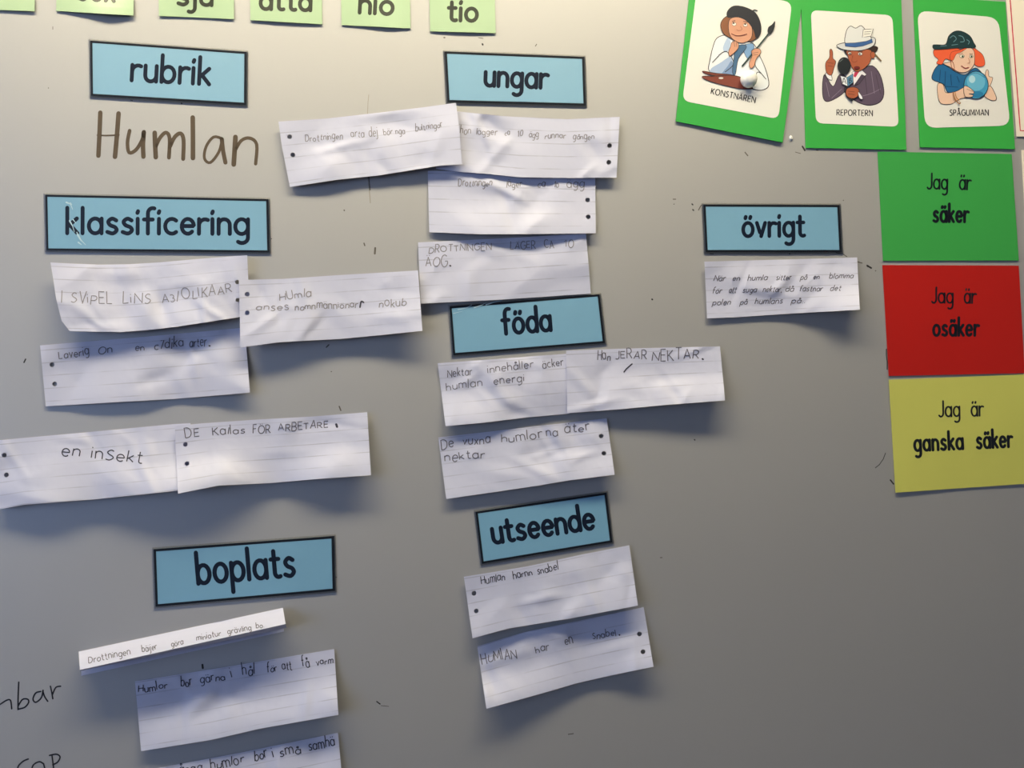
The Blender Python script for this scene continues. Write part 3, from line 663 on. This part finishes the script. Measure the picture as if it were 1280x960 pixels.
teller = [
 ('f', [(212, 415), (245, 402), (330, 455), (390, 470), (450, 428), (500, 475), (505, 530), (420, 555), (340, 582), (275, 582), (250, 532), (180, 502), (185, 455)], (36, 100, 148), .8),
 ('s', [(230, 440), (225, 510)], (20, 60, 100), .8), ('s', [(262, 450), (258, 540)], (20, 60, 100), .8), ('s', [(295, 470), (300, 540)], (20, 60, 100), .8), ('s', [(335, 480), (350, 520)], (20, 60, 100), .8), ('s', [(265, 545), (340, 550)], (20, 60, 100), .7),
 ('f', [(213, 530), (248, 534), (264, 584), (330, 576), (390, 548), (440, 578), (438, 612), (360, 622), (300, 656), (236, 654), (214, 610)], SKP, .7),
 ('f', [(505, 598), (540, 540), (574, 590), (582, 630), (545, 632)], SKP, .7),
 ('f', [(512, 470), (522, 440), (534, 450), (536, 482), (560, 492), (540, 545), (520, 525)], SKP, .6),
 ('f', [(195, 312), (300, 300), (362, 315), (340, 350), (300, 382), (262, 372), (240, 406), (205, 400), (216, 375), (190, 350)], (228, 96, 60), .5),
 ('f', [(436, 308), (470, 322), (500, 352), (510, 408), (470, 420), (440, 395)], (228, 96, 60), .5),
 ('f', [(318, 335), (400, 298), (440, 318), (446, 372), (440, 412), (400, 452), (345, 455), (305, 430), (250, 402), (300, 385)], SKP, .6),
 ('f', [(300, 330), (345, 318), (400, 300), (360, 330), (330, 342), (310, 380), (290, 372)], (228, 96, 60), .4),
 ('s', [(295, 378), (300, 420), (318, 445), (312, 400), (296, 378)], (150, 76, 50), .8),
 ('f', [(200, 312), (182, 286), (205, 282), (262, 280), (282, 228), (320, 198), (365, 198), (415, 226), (440, 270), (446, 300), (330, 303)], (30, 58, 62), .7),
 ('s', [(290, 240), (312, 225), (330, 245), (312, 265)], (110, 150, 160), .8), ('s', [(345, 225), (370, 232), (380, 260), (355, 265)], (110, 150, 160), .8), ('s', [(395, 250), (412, 262), (405, 280)], (110, 150, 160), .8), ('s', [(230, 292), (270, 288)], (110, 150, 160), .7), ('s', [(300, 285), (340, 280)], (110, 150, 160), .7),
 ('e', (366, 355, 15, 9), (232, 230, 214), .4), ('e', (425, 356, 12, 8), (232, 230, 214), .4), ('e', (370, 356, 6, 6), (60, 70, 40), 0), ('e', (427, 357, 5, 6), (60, 70, 40), 0),
 ('s', [(344, 342), (372, 335)], None, .5), ('s', [(412, 340), (434, 340)], None, .5), ('s', [(405, 365), (416, 395), (398, 398)], (190, 120, 90), .5), ('s', [(362, 414), (385, 430), (410, 425)], (150, 50, 44), .9),
 ('e', (455, 536, 77, 87), (64, 150, 190), .8), ('e', (455, 515, 58, 60), (104, 178, 208), 0), ('e', (430, 500, 20, 24), (176, 214, 226), 0), ('e', (462, 595, 40, 20), (44, 122, 166), 0), ('s', [(400, 478), (455, 460), (510, 490)], (40, 100, 140), .6),
 ('f', [(378, 548), (400, 545), (436, 572), (440, 590), (410, 592), (438, 602), (420, 614), (384, 606)], SKP, .6), ('s', [(396, 562), (436, 578)], None, .4),
 ('s', [(310, 580), (318, 620), (345, 652), (358, 648)], (160, 104, 50), 1.2), ('s', [(322, 580), (330, 612), (352, 640)], (190, 134, 74), 1.0),
]
picture_card('green framed card captioned SPÅGUMMAN with a red-haired figure and blue ball',
    ((1141.5, -5), (1256.7, 2.2), (1268.8, 186.3), (1150.2, 184)), [(1146.5, 13), (1248, 22), (1263, 157), (1156.5, 160)], 1130, ('SPÅGUMMAN', 1187.3, 144.4, 1235.5, 144.2), teller,
    [[.6, .5, .5], [.6, .8, .6], [1, 1, 1.2]], rad=14)

# round white magnet on the painter card
def magnet(px, py, r, h0):
    c = hit(px, py, h0); t = thing('magnet', 'round white domed magnet on the beret-wearing painter card', 'magnet', c)
    prof = [(r*.72, 0), (r*.80, .0012), (r*.93, .003), (r, .0062), (r*.97, .0085), (r*.86, .0112), (r*.66, .0133), (r*.4, .0145), (r*.15, .0149), (0, .015)]
    V, F = [], []; n = 32
    for (q, y) in prof[:-1]:
        for k in range(n): V.append(c+Vector((q*math.cos(2*math.pi*k/n), -y, q*math.sin(2*math.pi*k/n))))
    V.append(c+Vector((0, -prof[-1][1], 0))); L = len(prof)-1
    for i in range(L-1):
        for k in range(n): F.append((i*n+k, i*n+(k+1) % n, (i+1)*n+(k+1) % n, (i+1)*n+k))
    for k in range(n): F.append(((L-1)*n+k, (L-1)*n+(k+1) % n, len(V)-1))
    F.append(tuple(range(n-1, -1, -1)))
    obj('plastic_dome', V, F, M['magnet'], t, smooth=True)
magnet(933.3, 101.6, .0108, .0030)

# papers cut by the right edge of the photo
t, sh = card('notice_sheet', 'cream sheet with a thin red border, cut by the right frame edge', 'paper', None, ((1256, -25), (1400, -22), (1412, 172), (1271, 170.5)), M['cream'], rows=[[.5, .5, .5], [.8, .6, .6], [1, 1, 1]])
k = Ink(sh.on, .00015, 8); k.stroke([(1261.3, -18), (1275.4, 163.3), (1408, 166)], 1.4, M['redline']); k.build('border', t)
t, sh = card('notice_sheet', 'sliver of a cream sheet right of the green sheet, cut by frame edge', 'paper', None, ((1277, 187.5), (1400, 186), (1412, 320), (1284, 320)), M['cream'], rows=[[.5, .5, .5], [.8, .6, .6], [1, 1, 1]])

# small crumb of white tack
def blob(px, py):
    c = hit(px, py, 0); R = random.Random(4); V, F = [], []; n = 8
    prof = [(1, 0), (1.05, .6), (.7, 1.3)]
    jit = [[R.uniform(.75, 1.25) for _ in range(n)] for _ in prof]
    for i, (q, y) in enumerate(prof):
        for k in range(n): V.append(c+Vector((q*.0022*jit[i][k]*math.cos(6.283*k/n), -y*.0018, q*.003*jit[i][k]*math.sin(6.283*k/n))))
    V.append(c+Vector((0, -.0028, .0004)))
    for i in range(2):
        for k in range(n): F.append((i*n+k, i*n+(k+1) % n, (i+1)*n+(k+1) % n, (i+1)*n+k))
    for k in range(n): F.append((2*n+k, 2*n+(k+1) % n, 3*n))
    o = obj('tack_crumb', V, F, M['magnet'], None, origin=tuple(c)); o['label'] = 'tiny white crumb of tack between two green framed cards'; o['category'] = 'tack'
blob(988, 172.5)

# ------------------------------------------------------------------ handwritten paper strips
SEED = [0]
def note(label, top, bot, rows, words, holes=(), base=.0006, left=None, right=None, crumple=.8, pen='pencil', pw=1.0, offset=0.0, spacing=16.0, slant=0.06, jit=.24, extra=()):
    SEED[0] += 1
    sh = Sheet(top, bot, rows, base=base, left=left, right=right, crumple=crumple, seed=SEED[0])
    t = thing('paper_strip', label, 'paper', sh.centre(), 'handwritten paper strips')
    sheet_obj('sheet', sh, 78, 28, M['paper'], t, holes=holes, thick=.00012, spacing=spacing, offset=offset)
    k = Ink(sh.on, .0003, 3.0)
    for i, (w, x0, y0, x1, y1, xh) in enumerate(words):
        k.word(w, x0, y0, x1, y1, xh, pw, M[pen], slant=slant, jit=jit, seed=SEED[0]*31+i)
    for pts, w in extra: k.stroke(pts, w, M['pencil_dark'])
    k.build('handwriting', t)
    return t, sh

note('crumpled ruled strip left under the ungar card, two dark punch holes at left end',
     [(348, 152), (410, 148), (472, 141), (530, 134), (570, 128.5)], [(362.3, 233.7), (419, 225), (472, 219.5), (550, 207), (577.7, 205.3)],
     [[3, 2, 1, 2, 5], [3, 3, 3, 5, 9], [2, 5, 4, 8, 9]], [('Drottningen', 382, 177, 428, 173.5, 5), ('arta', 439, 172, 455, 170.5, 5), ('dej', 461.5, 170, 472, 169, 6), ('bör nga', 480, 169, 506, 166.5, 5), ('bultningar', 519.5, 163.5, 553, 158.5, 5)],
     holes=[(362, 170.8), (366, 193.5)], base=.004, left=[(352, 181)], right=[(574, 160)], crumple=1.4, pen='pencil_light', pw=.9, offset=.6)
note('ruled strip right under the ungar card, two punch holes at its right end',
     [(540, 136), (571, 139), (632, 145.3), (709, 149), (774.7, 146)], [(545, 211), (571, 214.5), (610, 217.5), (650, 221.6), (710, 222.5), (770.6, 222)],
     [[1, 1, 1, 2, 4], [1, 2, 3, 3, 5], [2, 3, 5, 4, 8]], [('hon', 575, 167, 588, 167.5, 5), ('lägger', 595.5, 168, 621, 168.5, 4.6), ('ca', 631, 168.5, 637, 168.7, 4), ('10', 647, 170, 653, 170.4, 5), ('ägg', 661, 171.5, 673, 172, 5), ('runnar', 681, 173, 707, 173.3, 4.4), ('gången', 716, 174, 742.5, 174.5, 4.6)],
     holes=[(762, 182), (761, 202.8)], base=.0022, crumple=1.0, pen='pencil_light', pw=.9, offset=.5)
note('short ruled strip, topmost below the two ungar strips, holes at right',
     [(534.7, 213.4), (600, 214), (744, 219)], [(536.6, 290.3), (603, 292.9), (670, 292.5), (744.7, 291.6)],
     [[1, 1, 1, 1], [1, 2, 2, 3], [3, 9, 9, 7]], [('Drottningen', 573, 232, 614.5, 232.5, 5), ('läger', 633.5, 233.5, 652, 233.8, 5), ('ca', 672, 233.8, 681, 234, 5), ('10', 692.5, 233.5, 698, 233.6, 5), ('ägg', 708.5, 234.3, 730, 234.8, 6)],
     holes=[(734.6, 250), (735.3, 271)], base=.0012, crumple=.8, pen='pencil_light', pw=1.0, offset=.3)
note('ruled strip with capital lettering, directly above the föda card',
     [(522.5, 303), (628, 298), (732.5, 291.5)], [(526, 379.6), (627.5, 374.5), (738.6, 367)],
     [[2, 1, 1, 2], [3, 3, 2, 3], [6, 4, 2, 2]], [('DROTTNINGEN', 536, 316.3, 614, 311.8, 5.6), ('LÄGER', 638, 312.5, 669.5, 309.8, 6.2), ('CA', 681, 310.5, 692.5, 309.8, 6), ('10', 705, 309, 717, 308.3, 6.4), ('ÄOG', 532, 333.5, 559, 332.5, 8.6)],
     base=.0008, crumple=.8, pen='pencil_light', pw=1.0, offset=.1, extra=[([(562.5, 332), (563.2, 332.4)], 2.0)])
note('brightly lit crumpled strip straight below the klassificering card',
     [(63, 328), (92, 329.5), (124, 330.7), (160, 330.3), (197.7, 328), (250, 323.5), (309, 318.9)], [(87, 413.8), (118, 414.6), (151, 415), (186, 412.5), (218.8, 408.7), (260, 402.5), (314, 394)],
     [[10, 3, 2, 3, 8], [13, 8, 4, 9, 7], [15, 12, 11, 15, 6]], [('I SViPEL', 77, 378.5, 140, 379.5, 8.4), ('LiNS', 154, 381, 188, 377.8, 8.8), ('A3/OLIKAAR', 203, 378, 290, 365.5, 7.2)],
     holes=[(296.7, 352.6), (297.3, 375)], base=.003, left=[(67, 352), (70, 373), (77, 401)], right=[(310.3, 349)], crumple=1.8, pen='pencil_light', pw=1.0, offset=.2)
note('ruled strip below the brightly lit one, small writing along its top edge',
     [(50, 431.7), (180, 421), (306, 409.5)], [(57.2, 508), (147, 502.6), (219.4, 498.6), (312.4, 490.8)],
     [[1, 1, 1, 1], [1.2, 3, 4, 5], [2, 7, 3, 10]], [('Laverig', 74, 447, 111, 444, 7), ('On', 123, 443.4, 140, 441.5, 7), ('en', 169, 438.2, 180, 437.5, 5), ('c7dika', 193, 436.5, 229, 434, 7), ('arter', 237, 434.5, 258, 433, 7)],
     holes=[(65, 455.8), (68.4, 480)], crumple=1.2, pen='pencil', pw=1.1, offset=.1, extra=[([(261.5, 432.2), (262.3, 432.4)], 2.0)])
note('ruled strip with two punch holes left, between klassificering strips and föda card',
     [(298.6, 350), (355, 348.5), (414.4, 344.4), (522.6, 338)], [(300.5, 434.3), (347.4, 428), (380, 426), (424, 423.8), (460, 420.5), (528, 413.6)],
     [[6, 2, 1, 1, 3], [8, 6, 2, 3, 8], [12, 10, 4, 6, 14]], [('HUmla', 350, 376, 389, 370.5, 6.4), ('anses', 320, 387.5, 361, 387, 5.4), ('namnmänniönar', 369, 387.2, 447, 384, 5.4), ('nokub', 474, 383.6, 507.5, 382.4, 6)],
     holes=[(309, 367.7), (309, 391)], base=.0075, crumple=.9, pen='pencil_light', pw=1.1, offset=.1, extra=[(smooth([(450, 384), (451.5, 377), (454.5, 378)]), 2.0)])
note('strip reading en insekt at the left edge, lapped by its right neighbour',
     [(-10, 551), (50, 545.5), (106, 540.5), (218, 530), (238, 529)], [(-6, 637.5), (30, 631), (79.7, 626.8), (120, 624), (170, 618.8), (220, 613.5), (257, 610.5)],
     [[4, 3, 2, 2, 1], [6, 9, 8, 9, 5], [10, 18, 13, 22, 24]], [('en inSekt', 77, 569, 177, 578.5, 9)],
     holes=[(5.3, 569), (8, 593.6)], crumple=1.5, pen='pencil_dark', pw=1.4, offset=.15, jit=.1)
note('long ruled strip with capitals and a heavy full stop, above the boplats card',
     [(218.5, 532.5), (254, 529), (320, 524.5), (392.5, 520.5), (459, 515.2)], [(222.5, 617), (273, 607), (339, 603.7), (400, 598.5), (463.7, 594)],
     [[4, 2, 1, 1, 3], [8, 6, 2, 4, 8], [27, 19, 5, 15, 17]], [('DE', 232, 546.8, 249, 544.5, 7), ('Kallas', 266, 544.6, 306, 542.6, 6), ('FÖR', 316.5, 543, 338, 540.4, 7), ('ARBETARE', 348, 539, 410, 534.5, 6)],
     holes=[(231.8, 555.6), (233.7, 579.5)], base=.0035, crumple=.8, pen='pencil', pw=1.1, offset=.15, extra=[([(420.3, 530.5), (421.3, 533.5)], 2.8)])
note('small strip with three slanted lines of writing, under the övrigt card',
     [(880.5, 327), (975, 324.5), (1071.4, 321.8)], [(883.9, 398), (920, 396.6), (987.7, 392), (1074.8, 387.2)],
     [[4, 1, 1, 2], [2, 3, 4, 9], [4, 4, 9, 25]], [('När', 892, 351.3, 906, 351.2, 4.6), ('en', 915.5, 351, 924, 350.8, 3.8), ('humla', 934.5, 350.8, 958.5, 350.2, 4.2), ('sitter', 970, 350.2, 988, 349.8, 4.2), ('på', 1000.5, 349.6, 1008, 349.3, 4), ('en', 1016.5, 349, 1023.5, 348.8, 3.8), ('blomma', 1036.5, 348.2, 1066, 347.4, 4),
      ('för', 890, 366.7, 901.5, 366.3, 4.2), ('att', 911, 366, 919.5, 365.8, 4.4), ('suga', 928, 365.6, 945, 365.2, 4.2), ('nektar,', 953.5, 365, 977, 364.6, 4.2), ('då', 981.5, 364.6, 991.5, 364.4, 4.2), ('fastnar', 999, 364.2, 1027.5, 363.8, 4.2), ('det', 1037.5, 363.4, 1050.5, 363, 4.2),
      ('polen', 890.5, 381.3, 912.5, 380.8, 4.2), ('på', 925, 380.6, 933.5, 380.4, 4), ('humlans', 943.5, 380, 977.5, 379.3, 4.2), ('på:.', 989, 379, 1006, 378.6, 4)],
     crumple=1.0, pen='pencil', pw=.95, slant=.34, jit=.08, offset=.0, spacing=14.5)
note('strip with two pencil lines, lower left of the föda card',
     [(547, 454), (617, 449), (710, 442)], [(556.9, 532.7), (603, 528.5), (656.7, 522), (712, 517)],
     [[1.5, 1, 1, 1], [2, 3, 4, 4], [9, 12, 5, 3]], [('Nektar', 559.5, 471.5, 590, 469, 6), ('innehåller', 610, 466, 666.5, 459, 5.6), ('äcker', 678.5, 460.2, 704, 456.2, 5.6), ('humlan', 558, 487.7, 602.5, 482.7, 6), ('energi', 617.5, 481, 655, 476.6, 5.8)],
     crumple=1.2, pen='pencil', pw=.95, offset=.3, jit=.12)
note('right-hand strip below the föda card, creased, with capitals at its top edge',
     [(707.6, 438.4), (770, 436), (830, 434.5), (900, 433)], [(709, 516.5), (775.6, 511.5), (834.4, 506), (906.3, 500.6)],
     [[2, 1, 2, 2], [3, 3, 3, 8], [5, 10, 16, 18]], [('Han', 747, 450, 762.5, 449.6, 7), ('JERAR', 770, 448.6, 808, 448.2, 7), ('NEKTAR', 815, 450, 873, 448.8, 8)],
     base=.0028, crumple=.9, pen='pencil', pw=1.1, offset=.2, extra=[([(878, 448.6), (878.9, 449.2)], 2.0), ([(790, 455), (783, 461), (780, 465)], 1.6)])
note('strip with two dark punch holes right, above the utseende card',
     [(547.9, 546.9), (660, 534), (758.4, 522.9)], [(557.8, 623.8), (671, 607.3), (708.8, 600.8), (768.4, 593.4)],
     [[1, 1, 1, 2], [2, 4, 4, 5], [7, 8, 12, 15]], [('De', 552, 561.5, 567.5, 557.5, 7), ('vuxna', 578.5, 556.8, 612.5, 553, 6.2), ('humlor', 627, 553.2, 678, 546.8, 6.6), ('na', 683.5, 546.2, 697, 544.4, 6), ('äter', 706, 541.8, 737, 537.8, 6.6), ('nektar', 556.5, 577.6, 605.5, 571.5, 7)],
     holes=[(751.5, 545), (754.9, 566.6)], crumple=.9, pen='pencil', pw=1.15, offset=.4)
note('strip directly under the utseende card, two punch holes at its left end',
     [(579.8, 721), (620, 714.5), (660, 707.8), (729, 692.8), (786.6, 681.6)], [(590.6, 797.8), (635.6, 785.6), (716, 772.5), (797.4, 757)],
     [[1, 3, 1, 1], [3, 4, 4, 6], [10, 8, 12, 15]], [('Humlan', 602, 730.8, 631, 725, 6), ('harnn', 642, 724, 665.5, 718.6, 5.4), ('snabel', 672, 717.8, 698, 712.6, 5.6)],
     holes=[(592.5, 741.6), (595.3, 763.7)], base=.003, crumple=1.1, pen='pencil_dark', pw=1.0, offset=.35)
note('lowest middle strip, two punch holes at its right end',
     [(596.6, 808), (655.6, 790.3), (804.7, 759)], [(608, 886), (680, 866), (721, 854), (765, 844), (816.9, 833.4)],
     [[1, 1, 1, 1], [4, 3, 2, 5], [20, 12, 6, 16]], [('HUMlAN', 602.5, 830, 646, 821.8, 7.4), ('har', 670, 815.4, 686.5, 812.8, 5.6), ('en', 706.5, 806.2, 716.5, 804.4, 7), ('snabel', 741, 799, 770, 794.4, 5.6)],
     holes=[(799.4, 792.4), (803.8, 814.7)], crumple=.8, pen='pencil', pw=1.05, offset=.45, extra=[([(774, 793.6), (774.6, 793.8)], 1.8)])
note('large strip below the narrow folded one, one line of blue-grey writing',
     [(168.7, 851.8), (290, 832.5), (417.7, 811.4)], [(176.4, 939), (265, 924.7), (324, 911), (423, 893.6)],
     [[1, 1, 1, 2], [2, 3, 3, 7], [7, 11, 13, 19]], [('Humlor', 173, 866, 209, 860.5, 6), ('bor', 226.5, 858.4, 240, 856.5, 6.4), ('gärna', 250.5, 853.5, 281, 848.8, 6), ('i', 290, 847.6, 290.4, 847.5, 7), ('hål', 304, 845, 318, 842.5, 7.6), ('för', 334, 841.6, 346.5, 839.5, 6.4), ('att', 353, 838.2, 365, 836.2, 6.6), ('få', 378, 834.4, 387, 833, 6.6), ('varm', 395.5, 831.4, 416, 828.4, 5)],
     crumple=.9, pen='pencil_dark', pw=1.05, offset=.4)
note('strip cut off by the bottom of the photo, dark writing at top edge',
     [(176, 964), (300, 941), (422.5, 916)], [(182, 1050), (300, 1030), (430, 1000)],
     [[1, 1, 1, 2], [3, 4, 4, 6], [10, 10, 12, 16]], [('många', 216, 968.5, 252, 963.5, 7), ('humlor', 264, 961.5, 305, 953.2, 7.4), ('bor', 318.5, 951, 334.5, 947.8, 7.4), ('i', 342, 946.8, 342.5, 946.7, 8), ('små', 350, 945.6, 376, 940.5, 7), ('samhä', 386, 938, 418.5, 932.6, 7)],
     crumple=1.0, pen='pencil_dark', pw=1.25, offset=.4)

# the narrow folded strip: a front facet leaning out from the board, creased and folded back
SEED[0] += 1
fr_top, fr_bot = [(98.3, 814.5), (353.6, 759.8)], [(99.8, 837.5), (357, 780)]
sh = Sheet(fr_top, fr_bot, [[7, 7, 7], [17, 17, 17], [27, 29, 29]], base=.001, crumple=.15, seed=99)
t = thing('folded_paper_strip', 'narrow folded strip standing out from the board below the boplats card', 'paper', sh.centre(), 'handwritten paper strips')
sheet_obj('sheet', sh, 60, 8, M['paper'], t, thick=.00012, spacing=60, offset=.9)
k = Ink(sh.on, .0003, 3.0)
for i, (w, x0, y0, x1, y1, xh) in enumerate([('Drottningen', 111, 829, 163, 818, 5), ('bäijer', 178, 815.2, 196, 811.6, 4.8), ('göra', 214.5, 808.4, 229, 805.4, 4.2), ('miniatur', 246, 801, 276, 794.6, 4.2), ('grävling', 285, 793, 314, 786.8, 4.2), ('bo.', 320.5, 785.8, 330, 783.8, 4.2)]):
    k.word(w, x0, y0, x1, y1, xh, 1.0, M['pencil'], slant=.1, jit=.14, seed=700+i)
k.build('handwriting', t)
s2 = Sheet(fr_bot, [(100.3, 838.6), (358.2, 785)], [[27, 29, 29], [20, 22, 22], [14, 15, 15]], base=.001, crumple=.1, seed=98)
sheet_obj('folded_flap', s2, 60, 6, M['paper'], t, thick=.00012, spacing=60, offset=.9)
A, B = hit(98.3, 814.5, .0008), hit(353.6, 759.8, .0008)
a2, b2 = hit(98.3, 814.5, .008), hit(353.6, 759.8, .008)
V = [a2, b2, Vector((b2.x, -.0006, b2.z-.012)), Vector((a2.x, -.0006, a2.z-.012)), Vector((b2.x, -.0006, b2.z-.028)), Vector((a2.x, -.0006, a2.z-.028))]
obj('glued_flap', V, [(0, 3, 2, 1), (3, 5, 4, 2)], M['paper'], t, uv=[(0, .9)]*6)
